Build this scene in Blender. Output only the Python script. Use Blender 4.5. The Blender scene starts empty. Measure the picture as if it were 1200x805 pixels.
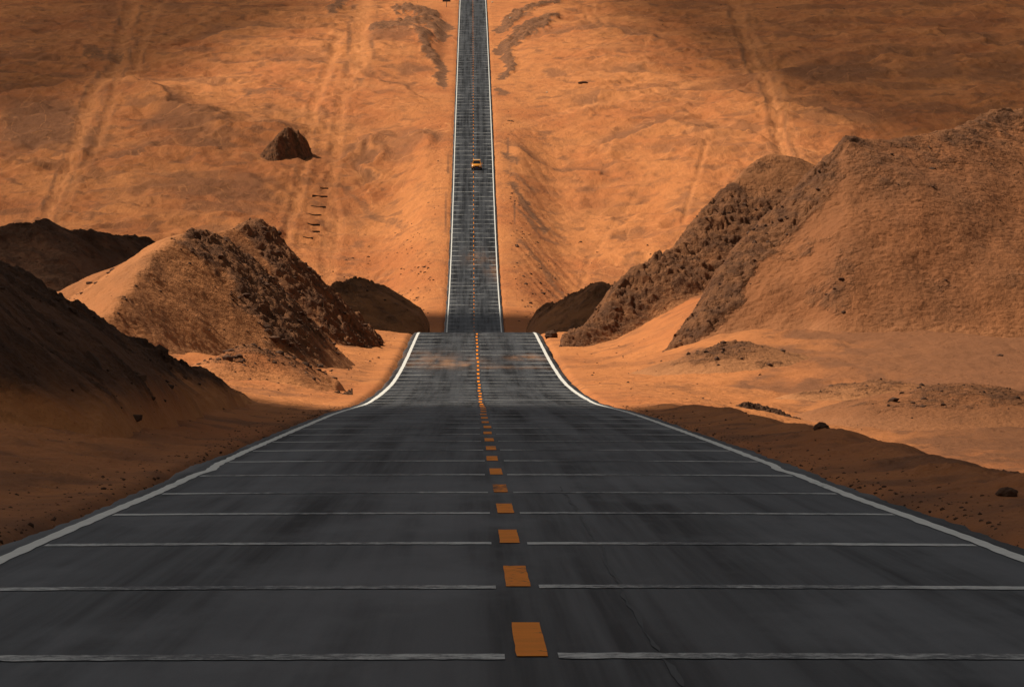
import bpy, bmesh, math, random
import numpy as np
from mathutils import Vector, Matrix

random.seed(7)
RNG = np.random.default_rng(11)
C = bpy.context.scene.collection

# ------------------------------------------------------------------ camera geometry
F_PX = 8000.0                      # focal length in pixels of a 1200 px wide frame
CAM = np.array([-0.3, 0.0, 0.0])
YAW = 47.0 / F_PX                  # road vanishes at x = 553
HORIZ = 250.0                      # row of the true horizon
PITCH = math.atan((402.5 - HORIZ) / F_PX)
_fw = np.array([math.sin(YAW) * math.cos(PITCH), math.cos(YAW) * math.cos(PITCH), -math.sin(PITCH)])
_rt = np.array([math.cos(YAW), -math.sin(YAW), 0.0])
_up = np.cross(_rt, _fw)


def at(px, py, D):
    """world point seen at photo pixel (px, py) at distance D along the road"""
    d = _fw + (px - 600.0) / F_PX * _rt + (402.5 - py) / F_PX * _up
    return CAM + d * ((D - CAM[1]) / d[1])


def px_of(X, Y):
    return 553.0 + (X - CAM[0]) / np.maximum(Y, 20.0) * F_PX


# ------------------------------------------------------------------ noise
def _hash(ix, iy, seed):
    h = ix.astype(np.uint32) * np.uint32(374761393) + iy.astype(np.uint32) * np.uint32(668265263) + np.uint32((seed * 1442695041) & 0xFFFFFFFF)
    h = (h ^ (h >> np.uint32(13))) * np.uint32(1274126177)
    h = (h ^ (h >> np.uint32(15))) * np.uint32(2246822519)
    return h ^ (h >> np.uint32(16))


_GA = np.arange(1024) * (2 * math.pi / 1024)
_GC = (1.5 * np.cos(_GA)).astype(np.float32); _GS = (1.5 * np.sin(_GA)).astype(np.float32)


def gnoise(x, y, seed=0):
    x = np.asarray(x, float); y = np.asarray(y, float)
    ix = np.floor(x); iy = np.floor(y)
    fx = (x - ix).astype(np.float32); fy = (y - iy).astype(np.float32)
    ix = ix.astype(np.int64); iy = iy.astype(np.int64)
    u = fx * fx * fx * (fx * (fx * 6 - 15) + 10)
    v = fy * fy * fy * (fy * (fy * 6 - 15) + 10)

    def g(dx, dy):
        a = (_hash(ix + dx, iy + dy, seed) & np.uint32(1023)).astype(np.int32)
        return _GC[a] * (fx - dx) + _GS[a] * (fy - dy)
    a = g(0, 0); b = g(1, 0); c = g(0, 1); d = g(1, 1)
    return (a + (b - a) * u) * (1 - v) + (c + (d - c) * u) * v


def fbm(x, y, octv=5, seed=0, gain=0.5, ridged=False):
    s = 0.0; amp = 1.0; tot = 0.0
    for k in range(octv):
        n = gnoise(x, y, seed + k * 17)
        if ridged:
            n = 1.0 - 2.0 * np.abs(n)
        s = s + amp * n; tot += amp; amp *= gain
        x, y = (0.8 * x - 0.6 * y) * 2.03 + 3.7, (0.6 * x + 0.8 * y) * 2.03 - 1.3
    return s / tot


def cell(x, y, seed=0):
    """distance to the nearest jittered lattice point (lumpy ground)"""
    ix = np.floor(x).astype(np.int64); iy = np.floor(y).astype(np.int64)
    best = np.full(x.shape, 9.0)
    for dx in (-1, 0, 1):
        for dy in (-1, 0, 1):
            jx = _hash(ix + dx, iy + dy, seed) / 4294967296.0
            jy = _hash(ix + dx, iy + dy, seed + 91) / 4294967296.0
            best = np.minimum(best, (ix + dx + jx - x) ** 2 + (iy + dy + jy - y) ** 2)
    return np.sqrt(best)


def blocks(x, y, seed=0):
    """a random height per jittered cell: angular broken rock"""
    ix = np.floor(x).astype(np.int64); iy = np.floor(y).astype(np.int64)
    best = np.full(x.shape, 9.0); val = np.zeros(x.shape)
    for dx in (-1, 0, 1):
        for dy in (-1, 0, 1):
            jx = _hash(ix + dx, iy + dy, seed) / 4294967296.0
            h2 = _hash(ix + dx, iy + dy, seed + 91) / 4294967296.0
            ex = ix + dx + jx - x; ey = iy + dy + h2 - y
            d = ex * ex + ey * ey
            k = d < best
            hv = (jx * 7.13 + h2 * 3.7) % 1.0 - 0.5 + 0.5 * ex * (jx - .5) + 0.7 * ey * (h2 - .3)
            best = np.where(k, d, best); val = np.where(k, hv, val)
    return val


def sstep(a, b, x):
    t = np.clip((x - a) / (b - a), 0, 1)
    return t * t * (3 - 2 * t)


def pchip(xs, ys):
    xs = np.array(xs, float); ys = np.array(ys, float)
    h = np.diff(xs); dl = np.diff(ys) / h
    m = np.zeros_like(xs)
    m[0] = dl[0]; m[-1] = dl[-1]
    for i in range(1, len(xs) - 1):
        if dl[i - 1] * dl[i] > 0:
            w1 = 2 * h[i] + h[i - 1]; w2 = h[i] + 2 * h[i - 1]
            m[i] = (w1 + w2) / (w1 / dl[i - 1] + w2 / dl[i])

    def f(x):
        x = np.asarray(x, float)
        i = np.clip(np.searchsorted(xs, x) - 1, 0, len(xs) - 2)
        t = np.clip((x - xs[i]) / h[i], -5, 5)
        lo = x < xs[0]; hi = x > xs[-1]
        t2 = t * t; t3 = t2 * t
        r = (2 * t3 - 3 * t2 + 1) * ys[i] + (t3 - 2 * t2 + t) * h[i] * m[i] + (-2 * t3 + 3 * t2) * ys[i + 1] + (t3 - t2) * h[i] * m[i + 1]
        r = np.where(lo, ys[0] + m[0] * (x - xs[0]), r)
        r = np.where(hi, ys[-1] + m[-1] * (x - xs[-1]), r)
        return r
    return f


# ------------------------------------------------------------------ road profile (metres along the road -> height)
_prof = [(-60, -0.35), (30.9, -2.14), (50.4, -2.55), (62, -2.79), (74, -3.05), (89, -3.34), (110, -3.76), (142, -4.42),
         (174, -5.10), (200, -5.70), (224, -6.25), (250, -6.72), (274, -7.10), (296, -7.38), (318, -7.56), (367, -7.70), (405, -7.69), (432, -7.68),
         (470, -8.3), (520, -10.6), (600, -15.2), (680, -18.3), (760, -19.4), (850, -18.6), (927, -16.45), (1000, -13.8), (1072, -10.6),
         (1160, -4.9), (1266, 3.4), (1370, 12.9), (1500, 23.6), (1644, 35.0), (1830, 49.2), (2027, 63.4), (2600, 105.0), (3600, 175.0)]
_rz = pchip([p[0] for p in _prof], [p[1] for p in _prof])


def road_z(Y):
    return _rz(Y)


_far_y = [427.0, 392.0, 330.0, 230.0, 170.0, 80.0, 0.0, -60.0]
_far_d = [850.0, 927.0, 1072.0, 1266.0, 1370.0, 1644.0, 2027.0, 2350.0]


def far_D(py):
    return np.interp(-np.asarray(py, float), [-v for v in _far_y], _far_d)


def far_row(D):
    return np.interp(D, _far_d, _far_y)


_plainR = pchip([-60, 60, 150, 215, 270, 350, 430, 480, 600, 760], [-3.0, -6.2, -8.0, -8.5, -8.3, -7.6, -7.0, -8.6, -14.5, -18.5])


def polydist(P, Q, pts):
    """distance from points (P, Q) to a polyline, and the signed side"""
    best = np.full(P.shape, 1e9); sgn = np.zeros(P.shape)
    for (ax, ay), (bx, by) in zip(pts[:-1], pts[1:]):
        vx, vy = bx - ax, by - ay
        t = np.clip(((P - ax) * vx + (Q - ay) * vy) / (vx * vx + vy * vy), 0, 1)
        dx = P - ax - t * vx; dy = Q - ay - t * vy
        d = np.hypot(dx, dy)
        k = d < best
        best = np.where(k, d, best); sgn = np.where(k, np.sign(dx * vy - dy * vx), sgn)
    return best, sgn


# patches of dark gravel on the far slope: photo x, photo row, half width, half height, strength
DARK = [(55, 150, 85, 30, 1.0), (215, 147, 55, 22, .9), (120, 25, 22, 26, .6), (60, 45, 90, 40, .35), (245, 215, 110, 26, .8), (205, 22, 22, 16, .7), (300, 20, 50, 12, .5),
        (960, 95, 120, 18, .9), (1110, 22, 50, 8, .7), (1090, 95, 70, 12, .8), (1170, 95, 40, 20, .8), (870, 105, 60, 16, .6), (1000, 142, 90, 10, .7), (1120, 42, 90, 10, .5),
        (830, 165, 36, 18, .5), (650, 92, 22, 6, .8), (705, 10, 40, 10, .8), (730, 90, 32, 8, .8), (840, 268, 60, 12, .7), (880, 240, 60, 18, .5), (770, 300, 60, 8, .4),
        (455, 55, 34, 10, .8), (478, 88, 28, 9, .8), (470, 162, 38, 14, .7), (830, 10, 60, 12, .6), (960, 45, 70, 9, .5), (1050, 20, 60, 9, .5), (640, 205, 30, 7, .5),
        (780, 130, 60, 6, .4), (300, 100, 60, 6, .4), (335, 75, 50, 5, .4), (40, 235, 60, 14, .35), (155, 230, 60, 20, .4), (420, 230, 30, 14, .4), (380, 12, 26, 16, .5)]

# worn vehicle tracks on the far slope: width in px, strength, rut depth, polyline
TRACKS = [
    (7, .9, .35, [(168, -20), (150, 40), (142, 78), (118, 112), (96, 150), (78, 200), (52, 262)]),
    (4, .6, .20, [(205, -20), (178, 40), (160, 85), (138, 115), (118, 160), (90, 205), (66, 262)]),
    (3, .6, .20, [(292, 0), (255, 32), (215, 50), (190, 62)]),
    (9, .9, .15, [(432, -20), (424, 40), (421, 92)]),
    (5, .6, .25, [(398, 60), (372, 120), (362, 150), (352, 205), (336, 262)]),
    (6, .5, .20, [(412, 92), (400, 130), (392, 170), (386, 205), (396, 240), (384, 300)]),
    (4, .4, .15, [(380, 200), (384, 240), (378, 290)]),
    (7, .9, .45, [(856, -20), (866, 40), (884, 78), (905, 125), (921, 186), (930, 240)]),
    (4, .6, .20, [(872, 0), (885, 60), (905, 90), (918, 130), (938, 186)]),
    (3, .5, .20, [(828, 165), (815, 205), (802, 245)]),
    (2.2, .6, .1, [(680, 8), (688, 35), (700, 48)]),
    (2.2, .6, .1, [(690, 8), (698, 32), (712, 48)]),
    (3, .5, .15, [(590, 150), (640, 137), (700, 130), (800, 110), (900, 84), (1000, 70), (1200, 66)]),
    (2.5, .5, .15, [(594, 196), (680, 194), (760, 192)]),
    (2.5, .4, .1, [(760, 60), (752, 75), (760, 90)]),
    (3, .4, .1, [(760, 190), (720, 240), (690, 280), (672, 330)]),
    (3, .5, .1, [(270, 148), (330, 140), (420, 108), (525, 115)]),
]
RUTS = [(1.4, [(526, 176), (525, 202)]), (1.4, [(523.5, 226), (521.5, 272)]), (1.3, [(595, 160), (597, 196)]), (1.3, [(602, 230), (604, 262)])]
# rocky zones of the far slope: half width in px, strength, polyline
ROCKZ = [(9, 1.0, [(466, 24), (482, 22), (500, 27), (522, 42)]), (7, .95, [(476, 38), (500, 40), (520, 54)]), (8, .8, [(498, 58), (508, 74), (516, 92), (519, 100)]), (8, .7, [(446, 48), (470, 44), (500, 56)]),
         (7, 1.0, [(586, 42), (604, 30), (628, 20), (664, -6)]), (6, .9, [(604, 48), (630, 40), (652, 34)]), (9, 1.0, [(590, 66), (596, 58), (612, 52), (642, 44)]), (6, .95, [(591, 92), (593, 74), (606, 62)]),
         (7, .7, [(388, 30), (398, 14), (404, -4)]), (6, .6, [(580, 108), (592, 112)]), (7, .6, [(592, 178), (604, 184)]), (7, .5, [(596, 200), (622, 212)]),
         (7, .6, [(598, 214), (618, 232), (640, 252)]), (5, .55, [(604, 240), (632, 258)]), (6, .5, [(100, 74), (140, 76)]), (5, .4, [(112, 52), (100, 30)]), (5, .5, [(290, 120), (340, 112)]), (5, .5, [(610, 280), (660, 322)]),
         (7, .45, [(410, 200), (440, 228), (470, 250)])]
# sharp-crested dunes: height (m), crest polyline
DUNES = [(2.0, [(437, 186), (438, 170), (442, 158), (452, 154), (480, 158)]), (1.2, [(30, 180), (60, 172), (100, 178)]), (1.3, [(720, 160), (790, 150), (860, 158)]), (1.0, [(640, 60), (700, 52), (760, 62)]),
         (2.2, [(158, 112), (190, 126), (225, 140), (262, 147)]), (1.6, [(0, 128), (40, 116), (78, 110)]), (1.3, [(236, 158), (280, 152), (318, 150)]),
         (1.5, [(100, 195), (180, 172), (260, 168)]), (2.0, [(905, 104), (960, 92), (1040, 78), (1130, 84)]), (1.8, [(1130, 62), (1165, 72), (1200, 74), (1300, 66)]),
         (1.2, [(1080, 18), (1115, 12), (1160, 20)]), (1.2, [(690, 128), (760, 116), (850, 118), (960, 140)]), (1.1, [(600, 170), (640, 180), (700, 182)]),
         (1.6, [(408, 170), (440, 155), (470, 156), (505, 160)]), (1.2, [(440, 62), (470, 50), (498, 54)]), (1.0, [(330, 82), (400, 88), (460, 108)]), (1.1, [(240, 60), (300, 52), (400, 56)])]


def ground_z(X, Y, full=False):
    X = np.asarray(X, float); Y = np.asarray(Y, float)
    rz = road_z(Y)
    a = np.abs(X)
    L = X < 0
    # ---- near part (up to the dip)
    plain = _plainR(np.minimum(Y, 760.0)) + 0.35 * fbm(X / 14, Y / 22, 4, 5)
    zr = rz - 0.05 + (plain - rz) * sstep(6.0, 15.0, X + 0.9 * fbm(X / 3, Y / 9, 3, 8))
    drift = 2.6 * sstep(290, 390, Y) * (1 - sstep(440, 470, Y)) * sstep(6.0, 15.0, X) * (1 - sstep(22, 40, X))
    zr = zr + drift
    bermR = 0.15 * np.exp(-((X - 5.9 - 0.5 * gnoise(Y / 11, Y * 0 + 3.3, 4)) / 0.7) ** 2) * (1 - sstep(190, 240, Y)) * (0.7 + 0.8 * gnoise(Y / 5.0, X / 6.0, 6))
    zr = zr + bermR
    zl = rz - 0.05 + 0.13 * np.maximum(a - 5.2, 0) - 0.0004 * np.maximum(a - 5, 0) ** 2 + 0.3 * sstep(5, 9, a) * fbm(X / 6, Y / 14, 4, 9)
    near = np.where(L, zl, zr)
    near = near + (0.13 * fbm(X / 1.3, Y / 2.5, 4, 31) + 0.07 * fbm(X / 0.3, Y / 0.7, 3, 32, 0.5, True) * sstep(-.1, .4, fbm(X / 3, Y / 8, 3, 33))) * sstep(4.4, 5.6, a)
    # ---- far slope
    fill = sstep(945, 1040, Y) * (1 - sstep(1330, 1520, Y))
    cut = sstep(1600, 1700, Y) * (1 - sstep(1900, 2000, Y))
    out = sstep(5.2, 18.0, a)
    back = sstep(18, 48, a)
    far = rz - 0.10 - (4.6 * out - 3.2 * back) * fill + 1.6 * cut * sstep(6, 16, a)
    spread = sstep(10, 30, a)
    far = far + spread * (2.0 * fbm(X / 44 + 9, Y / 110, 4, 12) + 1.25 * fbm(X / 20 + 0.3 * gnoise(X / 9, Y / 30, 15), Y / 42, 4, 13, 0.5, True) + 0.35 * fbm(X / 5, Y / 16, 4, 16) + 0.48 * fbm(X / 2.3, Y / 7, 4, 17, 0.55, True) * sstep(-0.05, 0.35, fbm(X / 22, Y / 60, 3, 18))) + 0.2 * sstep(6, 9, a) * fbm(X / 1.8, Y / 6, 4, 14)
    # erosion gullies running down the embankment sides
    gul = fbm((Y + a * 11.0 + 8 * fbm(Y / 40, a / 8, 2, 42)) / 15.0, a / 20.0, 3, 41, 0.5, True) + 0.5 * fbm((Y + a * 9.0) / 4.5, a / 12.0, 3, 43)
    far = far + 0.26 * gul * fill * sstep(6.0, 8.5, a) * (1 - sstep(17, 22, a))
    w = sstep(640, 860, Y)
    z = near * (1 - w) + far * w
    dark = np.zeros(X.shape); track = np.zeros(X.shape); rockm = np.zeros(X.shape)
    if full:
        P = px_of(X, Y); Q = far_row(Y)
        m = Y > 930
        if m.any():
            p, q, yy = P[m], Q[m], Y[m]
            wob = fbm(p / 45, q / 14, 4, 51)
            pw = p + 26 * fbm(p / 50, q / 18, 4, 52); qw = q + 7 * fbm(p / 50, q / 18, 4, 53)
            dk = np.zeros(p.shape)
            for (cx, cy, rx, ry, s) in DARK:
                r = np.hypot((pw - cx) / rx, (qw - cy) / ry)
                dk = np.maximum(dk, 0.8 * s * (1 - sstep(0.45, 1.1, r + 0.45 * wob)))
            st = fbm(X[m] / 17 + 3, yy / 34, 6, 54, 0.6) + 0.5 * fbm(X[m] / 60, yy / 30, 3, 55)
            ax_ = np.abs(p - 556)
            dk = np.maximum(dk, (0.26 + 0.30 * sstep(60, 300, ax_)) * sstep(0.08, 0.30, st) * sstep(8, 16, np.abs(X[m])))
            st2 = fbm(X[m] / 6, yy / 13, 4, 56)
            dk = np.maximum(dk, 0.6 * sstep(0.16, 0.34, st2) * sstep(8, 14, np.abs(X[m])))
            dz = np.zeros(p.shape)
            for (hgt, pts) in DUNES:
                d, s = polydist(pw, qw * 2.2, [(u, v * 2.2) for u, v in pts])
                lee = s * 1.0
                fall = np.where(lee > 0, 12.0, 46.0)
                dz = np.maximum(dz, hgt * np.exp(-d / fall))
                dk = np.maximum(dk, np.where(lee > 0, 0.75 * np.exp(-(d / 22) ** 2) * sstep(0, 3, d), 0))  # lee side of each crest darkened: dune shade put into the colour
            tr = np.zeros(p.shape)
            for (wd, s, dep, pts) in TRACKS:
                d, _ = polydist(p + 2.0 * gnoise(q / 9, p / 40, 61), q, pts)
                k = np.exp(-(d / wd) ** 2)
                rough = 0.6 + 0.8 * fbm(p / 3, q / 5, 3, 62)
                tr = np.maximum(tr, s * k * np.clip(rough, 0, 1.2))
                dz = dz - 1.5 * dep * k * np.clip(rough, 0.2, 1.2) + 0.5 * dep * np.exp(-((d - 1.7 * wd) / (0.5 * wd)) ** 2)
                dk = np.maximum(dk, 1.0 * min(1, s * 1.15) * np.exp(-((d - 1.45 * wd) / (0.55 * wd)) ** 2) * np.clip(0.55 + 1.3 * fbm(p / 7, q / 12, 3, 63), 0, 1))
                dk = dk * (1 - 0.6 * s * k)
            rz_ = np.zeros(p.shape); rzh = np.zeros(p.shape)
            for (wd, s, pts) in ROCKZ:
                d, _ = polydist(pw * 0.6 + p * 0.4, qw * 1.6 - q * 0.0, [(u, v * 1.6) for u, v in pts])
                kz = s * (1 - sstep(0.3, 1.2, d / wd * 0.8 + 1.15 * fbm(p / 6, q / 2.6, 5, 57, 0.6)))
                rz_ = np.maximum(rz_, kz); rzh = np.maximum(rzh, kz * (1.0 if s >= .7 else .22))
            rockm[m] = rz_
            dz = dz + 0.55 * rzh * (1.1 * fbm(X[m] / 2.2, yy / 6, 4, 58, 0.55, True) + 1.7 * blocks(X[m] / 2.4 + 0.5 * fbm(X[m] / 2, yy / 6, 2, 59), yy / 8, 60) + 0.8)
            for (wd, pts) in RUTS:
                d, _ = polydist(p, q, pts)
                k = np.exp(-(d / wd) ** 2)
                dz = dz - 0.25 * k; dk = np.maximum(dk, 0.9 * k)
            keep = sstep(6.5, 10, np.abs(X[m]))
            z[m] += dz * np.maximum(keep, 0.0)
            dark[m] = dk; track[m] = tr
        mn = Y < 640
        if mn.any():
            n = fbm(X[mn] / 5.0, Y[mn] / 12.0, 4, 71)
            dark[mn] = 0.45 * sstep(0.0, 0.4, n) + 0.35 * sstep(0.05, 0.4, fbm(X[mn] / 1.6, Y[mn] / 5.0, 4, 72)) + 0.85 * sstep(9, 22, X[mn] + 2.5 * fbm(X[mn] / 4, Y[mn] / 12, 3, 73)) + 0.35 * (1 - sstep(5.0, 9.0, a[mn])) * (1 - sstep(190, 240, Y[mn]))  # brown soil to the right, darkened further to imitate dimming at the edge
    # under the road itself
    under = 1 - sstep(3.95, 4.5, a)
    z = z * (1 - under) + (rz - 0.35) * under
    if full:
        return z, dark, track, rockm
    return z


# ------------------------------------------------------------------ mesh helpers
def tag(o, label=None, cat=None, group=None, kind=None):
    if label: o['label'] = label
    if cat: o['category'] = cat
    if group: o['group'] = group
    if kind: o['kind'] = kind
    return o


def mesh_from(name, V, Fq, mat, attrs=None, smooth=True):
    me = bpy.data.meshes.new(name)
    V = np.ascontiguousarray(V, np.float32); Fq = np.ascontiguousarray(Fq, np.int32)
    n = Fq.shape[1]
    me.vertices.add(len(V)); me.vertices.foreach_set('co', V.ravel())
    me.loops.add(Fq.size); me.loops.foreach_set('vertex_index', Fq.ravel())
    me.polygons.add(len(Fq)); me.polygons.foreach_set('loop_start', np.arange(len(Fq), dtype=np.int32) * n)
    me.polygons.foreach_set('loop_total', np.full(len(Fq), n, np.int32))
    me.polygons.foreach_set('use_smooth', np.full(len(Fq), smooth))
    me.update(calc_edges=True)
    for k, v in (attrs or {}).items():
        at_ = me.attributes.new(k, 'FLOAT', 'POINT'); at_.data.foreach_set('value', np.ascontiguousarray(v, np.float32))
    if mat: me.materials.append(mat)
    return me


def grid_faces(nr, nc, keep=None):
    i = np.arange(nr - 1)[:, None] * nc + np.arange(nc - 1)[None, :]
    f = np.stack([i, i + 1, i + nc + 1, i + nc], -1)
    if keep is not None:
        kk = keep[:-1, :-1] | keep[1:, :-1] | keep[:-1, 1:] | keep[1:, 1:]
        f = f[kk]
    return f.reshape(-1, 4)


def compact(V, Fq, attrs):
    used = np.zeros(len(V), bool); used[Fq.ravel()] = True
    idx = np.cumsum(used) - 1
    return V[used], idx[Fq], {k: v[used] for k, v in attrs.items()}


def link(name, me, parent=None):
    o = bpy.data.objects.new(name, me); C.objects.link(o)
    if parent: o.parent = parent
    return o


def empty(name, loc=(0, 0, 0), rot=(0, 0, 0)):
    o = bpy.data.objects.new(name, None); C.objects.link(o)
    o.location = loc; o.rotation_euler = rot; o.empty_display_size = 0.2
    return o


def bm_obj(name, bm, mat, parent=None, smooth=False):
    me = bpy.data.meshes.new(name); bm.normal_update(); bm.to_mesh(me); bm.free()
    if smooth:
        me.polygons.foreach_set('use_smooth', [True] * len(me.polygons))
    if mat: me.materials.append(mat)
    return link(name, me, parent)


def bm_box(bm, c, s, bevel=0.0, rot=None, taper=None):
    r = bmesh.ops.create_cube(bm, size=1.0)
    vs = r['verts']
    for v in vs:
        x, y, z = v.co.x * s[0], v.co.y * s[1], v.co.z * s[2]
        if taper and z > 0: x *= taper[0]; y *= taper[1]
        v.co = Vector((x, y, z))
    if bevel:
        es = list({e for v in vs for e in v.link_edges})
        rb = bmesh.ops.bevel(bm, geom=es, offset=bevel, segments=2, affect='EDGES', profile=0.5)
        vs = list({v for f in rb['faces'] for v in f.verts} | {v for v in vs if v.is_valid})
    for v in vs:
        p = v.co
        if rot: p = rot @ p
        v.co = p + Vector(c)
    return vs


# ------------------------------------------------------------------ materials
class NT:
    def __init__(s, name):
        s.m = bpy.data.materials.new(name); s.m.use_nodes = True
        s.t = s.m.node_tree; s.t.nodes.clear()

    def n(s, typ, **kw):
        nd = s.t.nodes.new(typ)
        for k, v in kw.items():
            if k == 'ins':
                for kk, vv in v.items():
                    if hasattr(vv, 'is_output') or isinstance(vv, bpy.types.NodeSocket):
                        s.t.links.new(vv, nd.inputs[kk])
                    else:
                        nd.inputs[kk].default_value = vv
            else:
                setattr(nd, k, v)
        return nd

    def math(s, op, a, b=0.0, c=None, clamp=False):
        ins = {0: a, 1: b}
        if c is not None: ins[2] = c
        return s.n('ShaderNodeMath', operation=op, use_clamp=clamp, ins=ins).outputs[0]

    def mix(s, f, a, b, blend='MIX'):
        nd = s.n('ShaderNodeMix', data_type='RGBA', blend_type=blend)
        for i, v in ((0, f), (6, a), (7, b)):
            if isinstance(v, bpy.types.NodeSocket): s.t.links.new(v, nd.inputs[i])
            else: nd.inputs[i].default_value = v
        return nd.outputs[2]

    def coords(s, scale=(1, 1, 1), loc=(0, 0, 0)):
        g = s.n('ShaderNodeNewGeometry').outputs['Position']
        return s.n('ShaderNodeMapping', ins={'Vector': g, 'Scale': scale, 'Location': loc}).outputs[0]

    def noise(s, vec, scale, detail=4, rough=0.55, dist=0.0):
        return s.n('ShaderNodeTexNoise', ins={'Vector': vec, 'Scale': scale, 'Detail': detail, 'Roughness': rough, 'Distortion': dist}).outputs[0]

    def ramp(s, f, a, b):
        return s.n('ShaderNodeMapRange', interpolation_type='SMOOTHSTEP', ins={0: f, 1: a, 2: b, 3: 0.0, 4: 1.0}).outputs[0]

    def attr(s, name):
        return s.n('ShaderNodeAttribute', attribute_name=name).outputs['Fac']

    def finish(s, color, rough, normal=None, spec=0.3, metallic=0.0, coat=0.0):
        b = s.n('ShaderNodeBsdfPrincipled')
        for k, v in (('Base Color', color), ('Roughness', rough), ('Specular IOR Level', spec), ('Metallic', metallic), ('Coat Weight', coat)):
            if isinstance(v, bpy.types.NodeSocket): s.t.links.new(v, b.inputs[k])
            else: b.inputs[k].default_value = v
        if normal is not None: s.t.links.new(normal, b.inputs['Normal'])
        o = s.n('ShaderNodeOutputMaterial')
        s.t.links.new(b.outputs[0], o.inputs[0])
        return s.m


def rgb(r, g, b): return (r, g, b, 1.0)


def terrain_material(name, sandA, sandB, darkc, rockA, rockB, sw=1.0):
    t = NT(name)
    P = t.coords(); Pf = t.coords((1, 0.28, 1))
    rock = t.attr('rock'); dark = t.attr('dark'); track = t.attr('track')
    big = t.noise(Pf, 0.05, 5, 0.6); mid = t.noise(Pf, 0.35, 5, 0.6); fine = t.noise(P, 3.0, 4, 0.6); grit = t.noise(P, 16.0, 3, 0.6)
    sand = t.mix(t.ramp(big, 0.35, 0.68), rgb(*sandA), rgb(*sandB))
    sand = t.mix(t.math('MULTIPLY', t.ramp(mid, 0.45, 0.75), 0.55), sand, rgb(*darkc))
    dk = t.math('ADD', dark, t.math('MULTIPLY', t.math('SUBTRACT', fine, 0.5), 0.25), clamp=True)
    dk = t.math('MULTIPLY', t.ramp(dk, 0.08, 0.95), 0.95)
    sand = t.mix(dk, sand, rgb(*darkc))
    farm = t.ramp(t.n('ShaderNodeSeparateXYZ', ins={0: P}).outputs[1], 940.0, 1060.0)
    # curling tyre marks: thin pale lines along the level sets of a slow noise
    for sc, thr, seedloc, msk in ((0.055, 0.014, (31, 7, 0), 0.035), (0.10, 0.018, (3, 57, 0), 0.06)):
        q = t.coords((1, 0.22, 0), seedloc)
        nz = t.noise(q, sc, 1.5, 0.5, 0.6)
        fr = t.math('FRACT', t.math('MULTIPLY', nz, 7.0))
        ln = t.math('LESS_THAN', t.math('ABSOLUTE', t.math('SUBTRACT', fr, 0.5)), thr * 2.2)
        area = t.ramp(t.noise(t.coords((1, 0.3, 0), (77, 13, 0)), msk, 2, 0.5), 0.46, 0.56)
        brk = t.ramp(t.noise(P, 0.25, 2, 0.5), 0.32, 0.45)
        amt = t.math('MULTIPLY', t.math('MULTIPLY', ln, area), t.math('MULTIPLY', brk, t.math('MULTIPLY', farm, 0.30 * sw)))
        sand = t.mix(amt, sand, rgb(min(1, sandA[0] * 1.25), sandA[1] * 1.35, sandA[2] * 1.5))
    sand = t.mix(t.math('MULTIPLY', track, 0.9), sand, rgb(sandA[0] * 1.16, sandA[1] * 1.26, sandA[2] * 1.42))
    sand = t.mix(t.math('MULTIPLY', t.ramp(grit, 0.58, 0.75), 0.3), sand, rgb(darkc[0] * .7, darkc[1] * .7, darkc[2] * .7))
    rk = t.mix(t.ramp(t.noise(P, 0.9, 6, 0.65), 0.35, 0.65), rgb(*rockA), rgb(*rockB))
    rk = t.mix(t.math('MULTIPLY', t.ramp(t.noise(P, 6.0, 4, 0.6), 0.55, 0.75), 0.5), rk, rgb(rockA[0] * .5, rockA[1] * .5, rockA[2] * .5))
    rf = t.math('ADD', rock, t.math('MULTIPLY', t.math('SUBTRACT', t.noise(P, 1.6, 5, 0.65), 0.5), 0.7), clamp=True)
    rf = t.ramp(rf, 0.25, 0.65)
    col = t.mix(rf, sand, rk)
    hs = t.math('ADD', t.math('MULTIPLY', fine, 0.14), t.math('MULTIPLY', grit, 0.04))
    hs = t.math('ADD', hs, t.math('MULTIPLY', farm, t.math('MULTIPLY', t.noise(t.coords((1, 0.3, 1)), 0.8, 6, 0.68), 0.55)))
    hr = t.math('ADD', t.math('MULTIPLY', t.noise(P, 2.5, 6, 0.72), 0.5), t.math('MULTIPLY', t.noise(P, 8.0, 4, 0.65), 0.16))
    hh = t.math('ADD', hs, t.math('MULTIPLY', t.math('SUBTRACT', hr, hs), rf))
    bump = t.n('ShaderNodeBump', ins={'Strength': 0.9, 'Distance': 1.0, 'Height': hh}).outputs[0]
    return t.finish(col, 0.92, bump, 0.12)


SAND_A = (0.52, 0.192, 0.058); SAND_B = (0.42, 0.136, 0.040); SAND_D = (0.205, 0.083, 0.034)
ROCK_A = (0.155, 0.070, 0.034); ROCK_B = (0.30, 0.128, 0.053)
M_SAND = terrain_material('desert_sand', SAND_A, SAND_B, SAND_D, ROCK_A, ROCK_B)
M_HILL = terrain_material('rocky_sand', (0.42, 0.165, 0.056), (0.33, 0.125, 0.043), (0.20, 0.086, 0.035), ROCK_A, ROCK_B, 0.0)
M_RHILL = terrain_material('brown_crusted_earth', (0.335, 0.126, 0.044), (0.265, 0.097, 0.035), (0.165, 0.070, 0.030), ROCK_A, ROCK_B, 0.0)
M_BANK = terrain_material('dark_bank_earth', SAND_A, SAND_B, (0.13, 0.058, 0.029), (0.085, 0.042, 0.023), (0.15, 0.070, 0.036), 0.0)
M_DARKHILL = terrain_material('dark_rocky_earth', (0.20, 0.092, 0.045), (0.16, 0.070, 0.034), (0.11, 0.050, 0.025), (0.085, 0.042, 0.023), (0.14, 0.065, 0.033), 0.0)


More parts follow.
